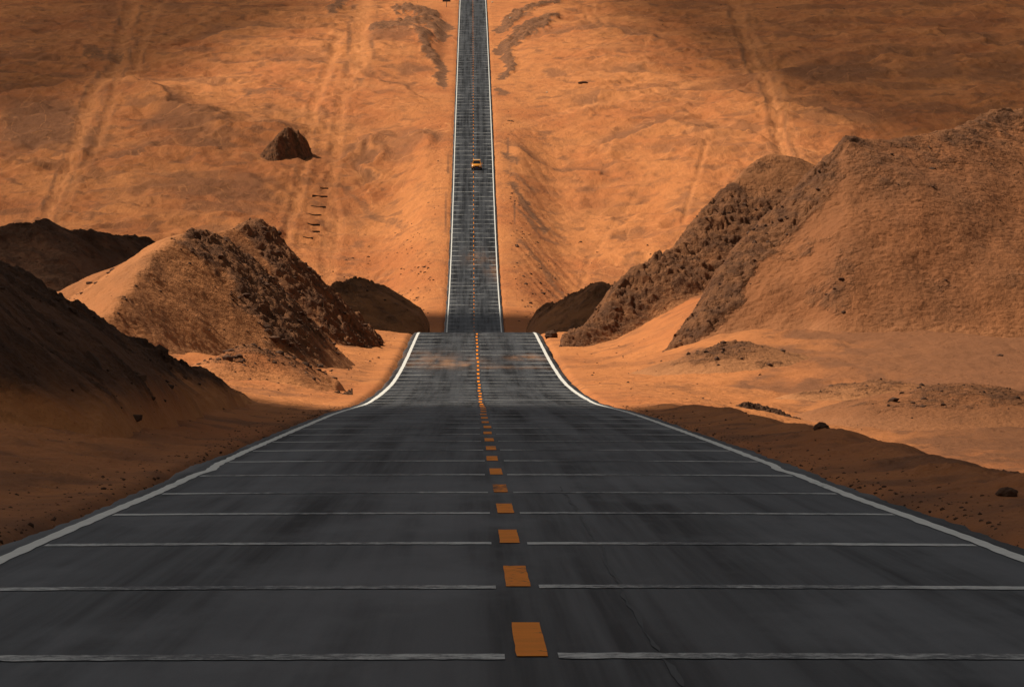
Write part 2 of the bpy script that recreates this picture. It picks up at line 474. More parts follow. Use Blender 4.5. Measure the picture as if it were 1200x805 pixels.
def asphalt():
    t = NT('worn_asphalt')
    P = t.coords()
    streak = t.noise(t.coords((1.5, 0.010, 0)), 1.0, 5, 0.65)
    streak2 = t.noise(t.coords((0.55, 0.022, 0), (9, 3, 0)), 1.0, 4, 0.6)
    patch = t.noise(t.coords((0.5, 0.07, 0), (41, 3, 0)), 1.0, 5, 0.62)
    blot = t.noise(t.coords((2.2, 0.35, 0), (17, 9, 0)), 1.0, 5, 0.65)
    grain = t.noise(t.coords((1, 0.35, 0)), 26.0, 4, 0.75)
    c = t.mix(t.ramp(streak, 0.36, 0.62), rgb(0.010, 0.0102, 0.0106), rgb(0.030, 0.0315, 0.033))
    c = t.mix(t.math('MULTIPLY', t.ramp(streak2, 0.46, 0.62), 0.6), c, rgb(0.009, 0.009, 0.0095))
    c = t.mix(t.math('MULTIPLY', t.ramp(patch, 0.50, 0.66), 0.6), c, rgb(0.044, 0.045, 0.046))
    c = t.mix(t.math('MULTIPLY', t.ramp(blot, 0.55, 0.72), 0.35), c, rgb(0.048, 0.047, 0.046))
    c = t.mix(t.math('MULTIPLY', t.ramp(grain, 0.56, 0.76), 0.32), c, rgb(0.07, 0.07, 0.068))
    c = t.mix(t.attr('stain'), c, rgb(0.007, 0.007, 0.007))
    dust = t.math('MULTIPLY', t.attr('dust'), t.ramp(t.noise(t.coords((0.9, 0.05, 0), (5, 5, 0)), 1.2, 4, 0.6), 0.3, 0.7))
    c = t.mix(dust, c, rgb(0.34, 0.165, 0.070))
    bump = t.n('ShaderNodeBump', ins={'Strength': 0.7, 'Distance': 0.012, 'Height': grain}).outputs[0]
    spec = t.math('ADD', t.math('MULTIPLY', t.ramp(streak, 0.36, 0.64), 0.20), t.math('MULTIPLY', t.ramp(patch, 0.45, 0.65), 0.16))
    spec = t.math('ADD', spec, 0.03)
    spec = t.math('MULTIPLY', spec, t.math('SUBTRACT', 1.0, t.attr('stain')))
    return t.finish(c, 0.55, bump, spec)


def paint(name, col, wear_lo, wear_hi, tracks=False, spec=0.2):
    t = NT(name)
    P = t.coords()
    w = t.noise(t.coords((1, 0.4, 0)), 9.0, 7, 0.78)
    w2 = t.noise(t.coords((0.5, 0.06, 0), (5, 8, 0)), 1.0, 3, 0.6)
    v = t.math('ADD', w, t.math('MULTIPLY', t.math('SUBTRACT', w2, 0.5), 0.7))
    if tracks:
        x = t.n('ShaderNodeSeparateXYZ', ins={0: P}).outputs[0]
        ax = t.math('ABSOLUTE', x)
        g = t.math('MULTIPLY', t.ramp(t.math('ABSOLUTE', t.math('SUBTRACT', ax, 1.55)), 1.9, 0.2), 0.17)
        v = t.math('ADD', v, g)
    f = t.ramp(v, wear_lo, wear_hi)
    base = t.mix(t.ramp(t.noise(P, 2.0, 4, 0.6), 0.3, 0.75), rgb(*col), rgb(*[c * 0.86 for c in col]))
    c = t.mix(f, base, rgb(0.026, 0.026, 0.026))
    return t.finish(c, 0.55, None, spec)


M_ASPH = asphalt()
M_WHITE = paint('white_road_paint', (0.74, 0.72, 0.64), 0.62, 0.80)
M_CROSS = paint('worn_white_rumble_paint', (0.58, 0.57, 0.52), 0.44, 0.76, True)
M_ORANGE = paint('orange_road_paint', (0.92, 0.26, 0.004), 0.56, 0.68, False, 0.02)


def plain(name, col, rough=0.5, spec=0.4, metallic=0.0, coat=0.0, var=0.15, scale=6.0):
    t = NT(name)
    n = t.noise(t.coords(), scale, 4, 0.6)
    c = t.mix(t.ramp(n, 0.3, 0.7), rgb(*col), rgb(*[x * (1 - var) for x in col]))
    return t.finish(c, rough, None, spec, metallic, coat)


# ------------------------------------------------------------------ ground sheet
def build_ground():
    rows = np.concatenate([np.arange(-80, 30, 5.0), np.arange(30, 120, 0.30), np.arange(120, 255, 0.36), np.arange(255, 480, 0.45), np.arange(480, 920, 4.0),
                           np.arange(920, 2110, 1.7), np.arange(2110, 3700, 30.0)])
    core = np.arange(-0.088, 0.0981, 2.6 / F_PX)
    g = np.cumsum(np.geomspace(0.0006, 0.25, 34))
    u = np.concatenate([core[0] - g[::-1], core, core[-1] + g])
    Y = np.repeat(rows[:, None], len(u), 1)
    X = CAM[0] + (u[None, :] + 47 / F_PX * 0) * np.maximum(rows, 36.0)[:, None]
    z, dark, track, rockm = ground_z(X, Y, True)
    V = np.stack([X, Y, z], -1).reshape(-1, 3)
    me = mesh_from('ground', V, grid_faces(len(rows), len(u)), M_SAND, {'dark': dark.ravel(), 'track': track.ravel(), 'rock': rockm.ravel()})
    o = link('ground', me)
    tag(o, 'orange desert sand ground with gravel patches and worn vehicle tracks', 'ground', kind='structure')


build_ground()

# ------------------------------------------------------------------ hills
ROCK_SPOTS = []


def hill(name, ridge, sx=(0.7, 0.7), sy=(0.6, 0.6), rnd=0.6, res=(0.08, 0.14), mat=M_HILL, seed=1, warp=1.0, lump=0.35, fine=0.12, terr=0.5, tstep=0.45,
         rock=0.5, rock_right=0.0, rock_left=0.0, rock_crest=0.3, label='', cat='hill', kind='structure', group=None, wl=1.0, extra=(), crust=0.0, world=False, sink=0.35, stones=0.0, clear=5.7, toe=0.35, crest_w=1.2, darkabove=0.0, rocky=0.5, rib=None, rib_w=1.5, rib_s=0.9, low=None, dk=0.9):
    R = np.array([p if world else at(*p) for p in ridge])
    seg = [R[0][None]]
    for a, b in zip(R[:-1], R[1:]):
        n = max(2, int(np.linalg.norm(b[:2] - a[:2]) / (0.45 * wl)))
        seg.append(a + (b - a) * (np.arange(1, n + 1) / n)[:, None])
    S = [np.concatenate(seg)]
    for br in extra:
        B = np.array([p if world else at(*p) for p in br])
        for a, b in zip(B[:-1], B[1:]):
            n = max(2, int(np.linalg.norm(b[:2] - a[:2]) / (0.45 * wl)))
            S.append(a + (b - a) * (np.arange(0, n + 1) / n)[:, None])
    S = np.concatenate(S)
    zb = ground_z(S[:, 0], S[:, 1])
    hh = np.maximum(S[:, 2] - zb, 0.3) + 1.5 * wl
    x0 = (S[:, 0] - hh / sx[0]).min(); x1 = (S[:, 0] + hh / sx[1]).max()
    y0 = (S[:, 1] - hh / sy[0]).min(); y1 = (S[:, 1] + hh / sy[1]).max()
    xs = np.arange(x0, x1 + res[0], res[0]); ys = np.arange(y0, y1 + res[1], res[1])
    X, Y = np.meshgrid(xs, ys)
    if abs(S[:, 0].mean()) < 40:
        pass
    xc = np.linspace(xs[0], xs[-1], max(8, len(xs) // 3)); yc = np.linspace(ys[0], ys[-1], max(8, len(ys) // 3))
    XC, YC = np.meshgrid(xc, yc)
    wx = XC + warp * fbm(XC / (4 * wl), YC / (4 * wl), 4, seed); wy = YC + warp * fbm(XC / (4 * wl) + 7, YC / (4 * wl), 4, seed + 5)
    Z = np.full(XC.shape, -1e9); DX = np.zeros(XC.shape); DD = np.full(XC.shape, 1e9)
    for p in S:
        dx = wx - p[0]; dy = wy - p[1]
        sxx = np.where(dx < 0, sx[0], sx[1]); syy = np.where(dy < 0, sy[0], sy[1])
        dd = np.sqrt((sxx * dx) ** 2 + (syy * dy) ** 2 + rnd * rnd) - rnd
        h = p[2] - dd
        k = h > Z
        Z = np.where(k, h, Z); DX = np.where(k, dx, DX); DD = np.where(k, dd, DD)
    iu = np.interp(xs, xc, np.arange(len(xc))); iv = np.interp(ys, yc, np.arange(len(yc)))
    i0 = np.clip(iu.astype(int), 0, len(xc) - 2); j0 = np.clip(iv.astype(int), 0, len(yc) - 2)
    fu = (iu - i0)[None, :]; fv = (iv - j0)[:, None]

    def lift(A):
        r0 = A[j0][:, i0] * (1 - fu) + A[j0][:, i0 + 1] * fu
        r1 = A[j0 + 1][:, i0] * (1 - fu) + A[j0 + 1][:, i0 + 1] * fu
        return r0 * (1 - fv) + r1 * fv
    Z, DX, DD = lift(Z), lift(DX), lift(DD)
    Z = Z - 1.1 * np.maximum(0, clear - np.abs(X)) ** 1.3
    Z = Z + toe * wl * fbm(X / (7 * wl), Y / (9 * wl), 3, seed + 15)
    g = ground_z(X, Y)
    above = np.clip((Z - g) / (1.2 * wl), 0, 1)
    rk = rock + 0.45 * fbm(X / (2.5 * wl), Y / (2.5 * wl), 5, seed + 20) + rock_right * sstep(0, 3 * wl, DX) + rock_left * sstep(0, 3 * wl, -DX) + rock_crest * np.exp(-DD / (crest_w * wl)) - 0.35 * (1 - above)
    if rib:
        rp = [at(*p) for p in rib]
        dr, _ = polydist(X + 0.6 * fbm(X / 2, Y / 2, 3, seed + 21), Z + 0.6 * fbm(X / 2, Y / 2, 3, seed + 22), [(p[0], p[2]) for p in rp])
        rk = rk + rib_s * (1 - sstep(0.35, 1.3, dr / rib_w))
    if low:
        rk = rk + low[0] * (1 - sstep(low[1], low[2], Z + 0.6 * fbm(X / 3, Y / 3, 3, seed + 23)))
    rk = np.clip(rk, 0, 1)
    rm = sstep(0.25, 0.7, rk)
    Z = Z + lump * wl * 0.8 * fbm(X / (3.2 * wl), Y / (3.2 * wl), 5, seed + 30) * above
    # bedding: tilted ledges on the rocky parts
    if terr:
        zt = Z + 0.16 * X / wl + 0.9 * wl * fbm(X / (4 * wl), Y / (4 * wl), 4, seed + 40)
        fr = zt / tstep - np.floor(zt / tstep)
        st = (np.floor(zt / tstep) + sstep(0.5, 0.97, fr)) * tstep
        brk = sstep(-0.25, 0.35, fbm(X / (1.7 * wl), Y / (1.7 * wl), 3, seed + 45))
        Z = Z + (st - zt) * terr * rm * brk
    xw = X + 0.3 * wl * fbm(X / wl, Y / wl, 3, seed + 51); yw = Y + 0.3 * wl * fbm(X / wl + 4, Y / wl, 3, seed + 52)
    if rocky:
        rk2 = sstep(0.35, 0.8, rk)
        Z = Z + rk2 * rocky * wl * (0.8 * blocks((xw + 0.4 * yw) / (1.1 * wl), yw / (0.7 * wl), seed + 53) + 0.42 * blocks(xw / (0.42 * wl), (yw - 0.3 * xw) / (0.3 * wl), seed + 54) + 0.35 * fbm(X / (0.9 * wl), Y / (0.9 * wl), 4, seed + 50, 0.55, True))
    Z = Z + fine * wl * (0.7 * fbm((X + 0.5 * Y) / (0.5 * wl), Y / (0.3 * wl), 3, seed + 60) + 0.6 * fbm((X + 0.5 * Y) / (0.26 * wl), Y / (0.15 * wl), 2, seed + 65, 0.5, True)) * (0.55 + 0.45 * rm)
    if crust:
        cc = cell((X + 0.5 * Y) / 0.5 + 0.6 * fbm(X, Y, 2, seed + 71), Y / 0.26 + 0.6 * fbm(X + 5, Y, 2, seed + 73), seed + 70)
        Z = Z + crust * (0.5 - np.minimum(cc, 1.0)) * (0.5 + 0.8 * fbm(X / 4, Y / 4, 3, seed + 72))
    keep = Z > g - sink * wl
    keep &= np.abs(X) > 4.9
    Z = np.maximum(Z, g - sink * wl * 1.2)
    V = np.stack([X, Y, Z], -1).reshape(-1, 3)
    Fq = grid_faces(len(ys), len(xs), keep)
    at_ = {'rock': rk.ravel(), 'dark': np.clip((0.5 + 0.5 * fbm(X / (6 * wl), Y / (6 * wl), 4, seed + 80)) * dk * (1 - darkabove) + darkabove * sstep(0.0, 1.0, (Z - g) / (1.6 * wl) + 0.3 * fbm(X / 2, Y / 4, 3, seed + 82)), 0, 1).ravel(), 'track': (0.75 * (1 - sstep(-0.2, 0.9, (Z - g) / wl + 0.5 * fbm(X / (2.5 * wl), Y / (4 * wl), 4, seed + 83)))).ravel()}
    V, Fq, at_ = compact(V, Fq, at_)
    o = link(name, mesh_from(name, V, Fq, mat, at_))
    tag(o, label, cat, group, kind)
    if stones and len(V):
        pr = np.clip(at_['rock'] - 0.15, 0.02, 1)
        n = int(stones)
        ROCK_SPOTS.append((V[RNG.choice(len(V), n, p=pr / pr.sum())], 0.025 * wl, 0.13 * wl))
    return o


# big right hill in the sun
hill('hill', [(772, 420, 350), (790, 402, 351), (806, 376, 353), (832, 335, 355), (862, 290, 358), (905, 243, 361), (945, 206, 363), (965, 183, 364), (990, 160, 365), (1050, 163, 368), (1118, 152, 372),
              (1150, 133, 378), (1200, 131, 380), (1290, 120, 386), (1400, 114, 392)],
     sx=(1.7, 0.50), sy=(0.60, 0.8), rnd=0.3, res=(0.07, 0.09), seed=101, mat=M_RHILL, dk=0.8, toe=0.5, warp=0.55, lump=0.14, fine=0.10, terr=0.45, tstep=0.4, rock=0.16, rock_left=0.5, rock_crest=0.42, crest_w=1.2, crust=0.15, rocky=0.30, rib=[(772, 420, 350), (806, 376, 353), (832, 335, 355), (862, 290, 358), (905, 243, 361), (945, 206, 363)], rib_w=1.5,
     label='large brown hill with crusted face and rocky left edge, right of the road', stones=700)
# knoll behind it, sandy cap and craggy flank running down to the road
hill('hill', [(650, 408, 396), (672, 392, 398), (690, 380, 400), (730, 331, 405), (765, 303, 408), (800, 280, 411), (850, 226, 416), (875, 200, 418), (895, 183, 420), (925, 185, 421), (950, 195, 422), (1010, 215, 424)],
     sx=(1.3, 0.45), sy=(0.68, 0.7), rnd=0.3, res=(0.072, 0.10), seed=131, warp=0.6, lump=0.16, fine=0.12, terr=0.35, tstep=0.6, rock=0.02, rock_left=0.55, rock_crest=0.3, crest_w=1.0, rocky=0.42, low=(0.62, 0.6, 2.4), clear=5.0,
     label='rocky knoll with a pale sandy cap, behind the big right hill', stones=600)
# low mounds on the sunny flat to the right
hill('mound', [(985, 505, 266), (1030, 484, 270), (1070, 464, 273), (1110, 452, 276), (1150, 453, 277), (1200, 474, 276), (1260, 498, 274)], sx=(0.26, 0.35), sy=(0.17, 0.4), rnd=0.4, res=(0.055, 0.10), seed=151, mat=M_RHILL, warp=0.4, rocky=0.1,
     lump=0.12, fine=0.09, terr=0.15, rock=0.2, rock_crest=0.3, label='low smooth sandy mound on the flat at the right edge', cat='mound', stones=90)
hill('mound', [(838, 412, 322), (862, 402, 324), (890, 405, 326), (930, 414, 328)], sx=(0.35, 0.4), sy=(0.3, 0.4), rnd=0.3, res=(0.06, 0.09), seed=161, rocky=0.2, warp=0.5, lump=0.2, fine=0.08, terr=0.2, rock=0.32,
     label='small stony mound at the foot of the large right hill', cat='mound', stones=70)
hill('mound', [(940, 462, 296), (985, 452, 298), (1040, 446, 300), (1090, 452, 302)], sx=(0.3, 0.3), sy=(0.25, 0.35), rnd=0.2, res=(0.07, 0.10), seed=171, rocky=0.2, warp=0.6, lump=0.16, fine=0.07, terr=0.2, rock=0.34,
     label='long low stony ridge on the sand before the large right hill', cat='mound', stones=40)
# left hills
hill('hill', [(128, 366, 312), (160, 330, 320), (180, 300, 325), (205, 280, 329), (222, 272, 331), (243, 273, 332), (262, 284, 334), (288, 308, 338), (316, 338, 342), (345, 372, 347), (372, 404, 352), (396, 433, 356)],
     sx=(0.62, 1.0), sy=(0.55, 0.7), rnd=0.25, res=(0.062, 0.09), seed=201, dk=0.35, warp=0.5, lump=0.14, fine=0.10, terr=0.35, tstep=0.4, rock=0.02, rock_right=0.15, rock_crest=0.2, crest_w=1.2, crust=0.10, rocky=0.32, rib=[(243, 273, 332), (262, 284, 334), (288, 308, 338), (316, 338, 342), (345, 372, 347), (372, 404, 352), (396, 433, 356)], rib_w=1.2, rib_s=.6,
     label='brown hill with a sandy left face, in front of the pointed hill left of the road', stones=900)
hill('hill', [(215, 274, 384), (255, 271, 386), (280, 266, 388), (303, 259, 390), (316, 270, 391), (345, 302, 394), (375, 332, 398), (405, 360, 402), (440, 392, 406)],
     sx=(0.5, 1.1), sy=(0.62, 0.7), rnd=0.15, res=(0.066, 0.10), seed=221, dk=0.4, warp=0.45, lump=0.16, fine=0.12, terr=0.4, tstep=0.5, rock=-0.05, rock_right=0.55, rock_crest=0.25, crest_w=1.2, rocky=0.36, rib=[(303, 259, 390), (316, 270, 391), (345, 302, 394), (375, 332, 398), (405, 360, 402), (440, 392, 406)], rib_w=1.4, rib_s=.8,
     label='pointed rocky hill behind the front brown hill, left of the road', stones=600)
hill('mound', [(228, 432, 262), (262, 412, 266), (290, 404, 268), (325, 416, 272), (362, 440, 276), (392, 458, 278)], sx=(0.6, 0.6), sy=(0.35, 0.5), rnd=0.3, res=(0.05, 0.08), seed=241, warp=0.8, lump=0.26, fine=0.09,
     terr=0.35, tstep=0.35, rock=0.25, rock_crest=0.3, rocky=0.35, mat=M_SAND, label='low eroded sandy mound at the foot of the left hill', cat='mound', stones=300)
hill('hill', [(-160, 262, 118), (-60, 285, 132), (0, 312, 142), (40, 342, 150), (100, 376, 160), (150, 400, 168), (185, 418, 176), (215, 432, 184), (240, 449, 192), (285, 467, 203), (335, 481, 214)],
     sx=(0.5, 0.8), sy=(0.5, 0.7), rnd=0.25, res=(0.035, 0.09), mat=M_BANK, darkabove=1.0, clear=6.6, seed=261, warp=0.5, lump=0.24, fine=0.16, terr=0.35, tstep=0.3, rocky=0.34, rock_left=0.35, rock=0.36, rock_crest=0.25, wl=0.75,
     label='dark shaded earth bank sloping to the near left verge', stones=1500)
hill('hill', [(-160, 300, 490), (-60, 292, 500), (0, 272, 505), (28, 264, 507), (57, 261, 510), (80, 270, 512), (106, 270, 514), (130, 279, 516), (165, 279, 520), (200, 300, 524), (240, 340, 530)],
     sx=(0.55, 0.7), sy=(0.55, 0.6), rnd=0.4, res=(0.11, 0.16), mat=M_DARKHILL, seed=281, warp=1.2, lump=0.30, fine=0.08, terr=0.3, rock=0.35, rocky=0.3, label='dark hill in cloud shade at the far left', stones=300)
# mounds in the shaded dip
hill('mound', [(340, 372, 700), (388, 338, 705), (420, 327, 710), (440, 334, 714), (462, 352, 720), (474, 366, 724)], sx=(0.5, 0.6), sy=(0.5, 0.5), rnd=0.25, res=(0.13, 0.2), seed=301, warp=0.7, lump=0.45, rocky=0.6,
     fine=0.1, terr=0.5, tstep=0.9, rock=0.32, rock_crest=0.35, label='shaded brown mound left of the road in the dip', cat='mound', stones=200)
hill('mound', [(628, 378, 640), (650, 356, 636), (675, 344, 632), (705, 331, 630), (722, 336, 632), (745, 352, 636), (790, 372, 640)], sx=(0.7, 0.6), sy=(0.45, 0.5), rnd=0.25, res=(0.11, 0.18), seed=321, warp=0.6, lump=0.45, rocky=0.6,
     fine=0.1, terr=0.75, tstep=1.6, rock=0.32, rock_crest=0.35, label='shaded brown mound right of the road in the dip', cat='mound', stones=200)


# rock outcrops of the far slope
_DS = np.arange(930.0, 2150.0, 0.5)


def fz(px, py, up=0.0):
    """the ground point of the far slope that is seen at photo pixel (px, py)"""
    Xs = (px - 553) / F_PX * _DS + CAM[0]
    zs = ground_z(Xs, _DS, True)[0]
    v = np.stack([Xs - CAM[0], _DS, zs], -1)
    rows = 402.5 - F_PX * (v @ _up) / (v @ _fw)
    vis = np.minimum.accumulate(rows)
    i = int(np.argmax(vis <= py)) if (vis <= py).any() else len(rows) - 1
    return (float(Xs[i]), float(_DS[i]), float(zs[i]) + up)


# the big boulder-like butte on the left slope
hill('butte', [fz(316, 183, 1.8), fz(324, 183, 3.4), fz(331, 183, 4.8), fz(337, 183, 5.5), fz(343, 183, 5.2), fz(350, 183, 4.6), fz(356, 183, 3.9), fz(360, 184, 3.0)], sx=(1.2, 3.0), sy=(0.9, 0.3), rnd=0.4, res=(0.10, 0.22), seed=501, warp=0.25, lump=0.15, fine=0.2, rocky=0.6, terr=0.3, crest_w=3.0,
     tstep=0.9, rock=0.95, world=True, label='steep brown rock butte standing alone on the left slope', cat='rock butte', sink=0.5, stones=120)


# ------------------------------------------------------------------ road
def road_rows():
    return np.concatenate([np.arange(-40, 30, 2.0), np.arange(30, 260, 0.4), np.arange(260, 470, 0.7), np.arange(470, 920, 5.0), np.arange(920, 2120, 1.5), np.arange(2120, 2800, 20.0)])


def build_road():
    Yr = road_rows()
    t = np.linspace(-1, 1, 61)
    hw = 4.12
    ragL = 0.10 * fbm(Yr / 1.3, Yr * 0 + 1.5, 4, 601) + 0.10 * gnoise(Yr / 14, Yr * 0 + 4, 602)
    ragR = 0.10 * fbm(Yr / 1.3, Yr * 0 + 7.5, 4, 603) + 0.10 * gnoise(Yr / 14, Yr * 0 + 9, 604)
    X = np.where(t[None, :] < 0, t[None, :] * (hw + ragL[:, None]), t[None, :] * (hw + ragR[:, None]))
    Y = np.repeat(Yr[:, None], len(t), 1)
    Z = road_z(Y) + 0.02 * (1 - (X / hw) ** 2) - 0.12 * (np.abs(t)[None, :] > 0.999)
    dust = np.zeros(X.shape); stain = np.zeros(X.shape)
    for (px, D, rx, ry, s) in [(520, 350, 1.7, 13, .75), (548, 342, 0.5, 8, .8), (500, 366, 1.2, 14, .5), (618, 364, 0.9, 8, .75), (590, 338, 2.6, 4, .35), (648, 338, 0.8, 4, .45), (582, 1100, 1.5, 22, .6), (560, 1125, 2.2, 16, .3)]:
        cx = (px - 553) / F_PX * D + CAM[0]
        dust = np.maximum(dust, s * np.exp(-((X - cx) / rx) ** 2 - ((Y - D) / ry) ** 2))
    dust = np.maximum(dust, 0.55 * sstep(3.9, 4.3, np.abs(X) + 0.25 * fbm(Y / 6, X, 3, 611)))
    for (px, D, rx, ry, s) in [(594, 158, 0.14, 15, .75), (609, 158, 0.14, 15, .75), (668, 168, .35, 20, .3), (585, 300, .3, 26, .4), (515, 405, .25, 25, .4), (640, 300, .5, 16, .3), (596, 1092, .7, 9, .7), (580, 1090, .9, 7, .6), (620, 1086, .7, 5, .6)]:
        cx = (px - 553) / F_PX * D + CAM[0]
        stain = np.maximum(stain, s * np.exp(-((X - cx) / rx) ** 2 - ((Y - D) / ry) ** 2))
    V = np.stack([X, Y, Z], -1).reshape(-1, 3)
    r = link('road', mesh_from('road', V, grid_faces(len(Yr), len(t)), M_ASPH, {'dust': dust.ravel(), 'stain': stain.ravel()}))
    tag(r, 'straight two lane asphalt road dipping away and climbing the far slope', 'road', kind='structure')
    return r


ROAD = build_road()


def rsurf(X, Y, lift):
    return road_z(Y) + 0.02 * (1 - (X / 4.12) ** 2) + lift


def strip_quads(Yr, XL, XR, lift, nx=1):
    t = np.linspace(0, 1, nx + 1)
    X = XL[:, None] + (XR - XL)[:, None] * t[None, :]
    Y = np.repeat(np.asarray(Yr)[:, None], nx + 1, 1)
    return np.stack([X, Y, rsurf(X, Y, lift)], -1).reshape(-1, 3), grid_faces(len(Yr), nx + 1)


def join(parts):
    Vs, Fs, k = [], [], 0
    for V, Fq in parts:
        Vs.append(V); Fs.append(Fq + k); k += len(V)
    return np.concatenate(Vs), np.concatenate(Fs)


def part(name, parts, mat, kind=None):
    V, Fq = join(parts)
    o = link(name, mesh_from(name, V, Fq, mat, smooth=False), ROAD)
    if kind: o['kind'] = kind
    return o


for side in (-1, 1):
    Yr = road_rows(); Yr = Yr[(Yr > -30) & (Yr < 2500)]
    wob = 0.012 * gnoise(Yr / 9, Yr * 0 + side * 3.3, 621) + 0.07 * np.exp(-((Yr - 88.5) / 2.2) ** 2) + 0.02 * gnoise(Yr / 1.5, Yr * 0 + side, 622)
    wd = np.where(Yr > 240, 0.165, 0.13) + 0.015 * gnoise(Yr / 2.0, Yr * 0 + side * 2.2, 623)
    c = 3.75 - wob
    part('edge_line', [strip_quads(Yr, side * c - wd / 2, side * c + wd / 2, 0.006)], M_WHITE)


def dash_geo(y):
    ys = np.linspace(y, y + 4.2 + random.uniform(-.3, .3), 8)
    if 86 < y < 90: ys = np.linspace(y - 1.0, y + 5.6, 8)
    j = random.uniform(-.02, .02)
    e1 = np.array([random.uniform(-.003, .003) for _ in ys]); e2 = np.array([random.uniform(-.003, .003) for _ in ys])
    w = 0.078 if y < 215 else (0.055 if y < 440 else 0.042)
    return strip_quads(ys, -w + j + e1, w + j + e2, 0.006)


def cross_geo(y):
    out = []
    for side in (-1, 1):
        yy = y + (random.uniform(-1.2, 1.2) if y > 900 else random.uniform(-.12, .12))
        w = 0.62 if y < 240 else 0.5
        n = 60
        xs = np.linspace(0.12 + random.uniform(0, .03), 3.66, n) * side
        parts_y0 = yy - w / 2 + np.array([random.uniform(-.04, .04) for _ in xs]); parts_y1 = yy + w / 2 + np.array([random.uniform(-.04, .04) for _ in xs])
        lo = np.stack([xs, parts_y0, rsurf(xs, parts_y0, 0.005)], -1); hi = np.stack([xs, parts_y1, rsurf(xs, parts_y1, 0.005)], -1)
        V = np.stack([lo, hi], 0).reshape(-1, 3); Fq = grid_faces(2, n)
        if side < 0: Fq = Fq[:, ::-1]
        out.append((V, Fq))
    return out


stations = [33.4 + 10.2 * k for k in range(-1, 40)] + [925 + 10.2 * k for k in range(0, 118)]
stations = [s for s in stations if s < 436 or s > 920]
for nm, geo, mat in (('centre_dash', lambda y: [dash_geo(y)], M_ORANGE), ('rumble_line', cross_geo, M_CROSS)):
    for s in stations[:100]: part(nm, geo(s), mat)
    rest = []
    for s in stations[100:]: rest += geo(s)
    part(nm, rest, mat, 'stuff')

# a long crack sealed with tar in the right lane
M_TAR = plain('tar_seal', (0.012, 0.012, 0.012), 0.6, 0.2)
M_PATCH = plain('pale_worn_patch', (0.085, 0.083, 0.078), 0.85, 0.2)
for pts, w in (([(655, 572), (672, 596), (690, 622), (705, 648), (725, 688), (742, 724), (768, 764), (798, 812)], 0.020),):
    D_of = pchip([480, 500, 520, 548, 580, 610, 655, 776, 830], [192, 142, 110, 89, 74, 62, 50.4, 33.4, 29])
    Yr, Xr = [], []
    for (x, y) in pts[::-1]:
        D = float(D_of(y)); Yr.append(D); Xr.append((x - 553) / F_PX * D + CAM[0])
    ys = np.arange(Yr[0], Yr[-1], 0.2); xs = np.interp(ys, Yr, Xr) + 0.07 * fbm(ys / 5.0, ys * 0, 4, 640)
    ww = w * np.clip(0.5 + 1.6 * fbm(ys / 2.5, ys * 0 + 5, 3, 641), 0.08, 1.3)
    part('tar_crack', [strip_quads(ys, xs - ww, xs + ww, 0.004)], M_TAR)


# ------------------------------------------------------------------ loose stones
M_STONE = plain('brown_stone', (0.13, 0.065, 0.036), 0.95, 0.15, var=0.55, scale=0.7)
M_PALE = plain('pale_stone', (0.62, 0.50, 0.36), 0.9, 0.2, var=0.2)


def ico():
    bm = bmesh.new(); bmesh.ops.create_icosphere(bm, subdivisions=1, radius=1.0)
    V = np.array([v.co[:] for v in bm.verts]); Fq = np.array([[v.index for v in f.verts] for f in bm.faces]); bm.free()
    return V, Fq


IV, IF = ico()


def stones_mesh(P, S):
    Vs, Fs = [], []
    for k, (p, s) in enumerate(zip(P, S)):
        j = 1 + RNG.uniform(-.35, .35, (len(IV), 1))
        sc = np.array([1, RNG.uniform(.6, 1.3), RNG.uniform(.45, .9)]) * s
        a = RNG.uniform(0, 6.28); ca, sa = math.cos(a), math.sin(a)
        v = IV * j * sc
        v = np.stack([v[:, 0] * ca - v[:, 1] * sa, v[:, 0] * sa + v[:, 1] * ca, v[:, 2]], -1)
        Vs.append(v + p); Fs.append(IF + k * len(IV))
    return np.concatenate(Vs), np.concatenate(Fs)


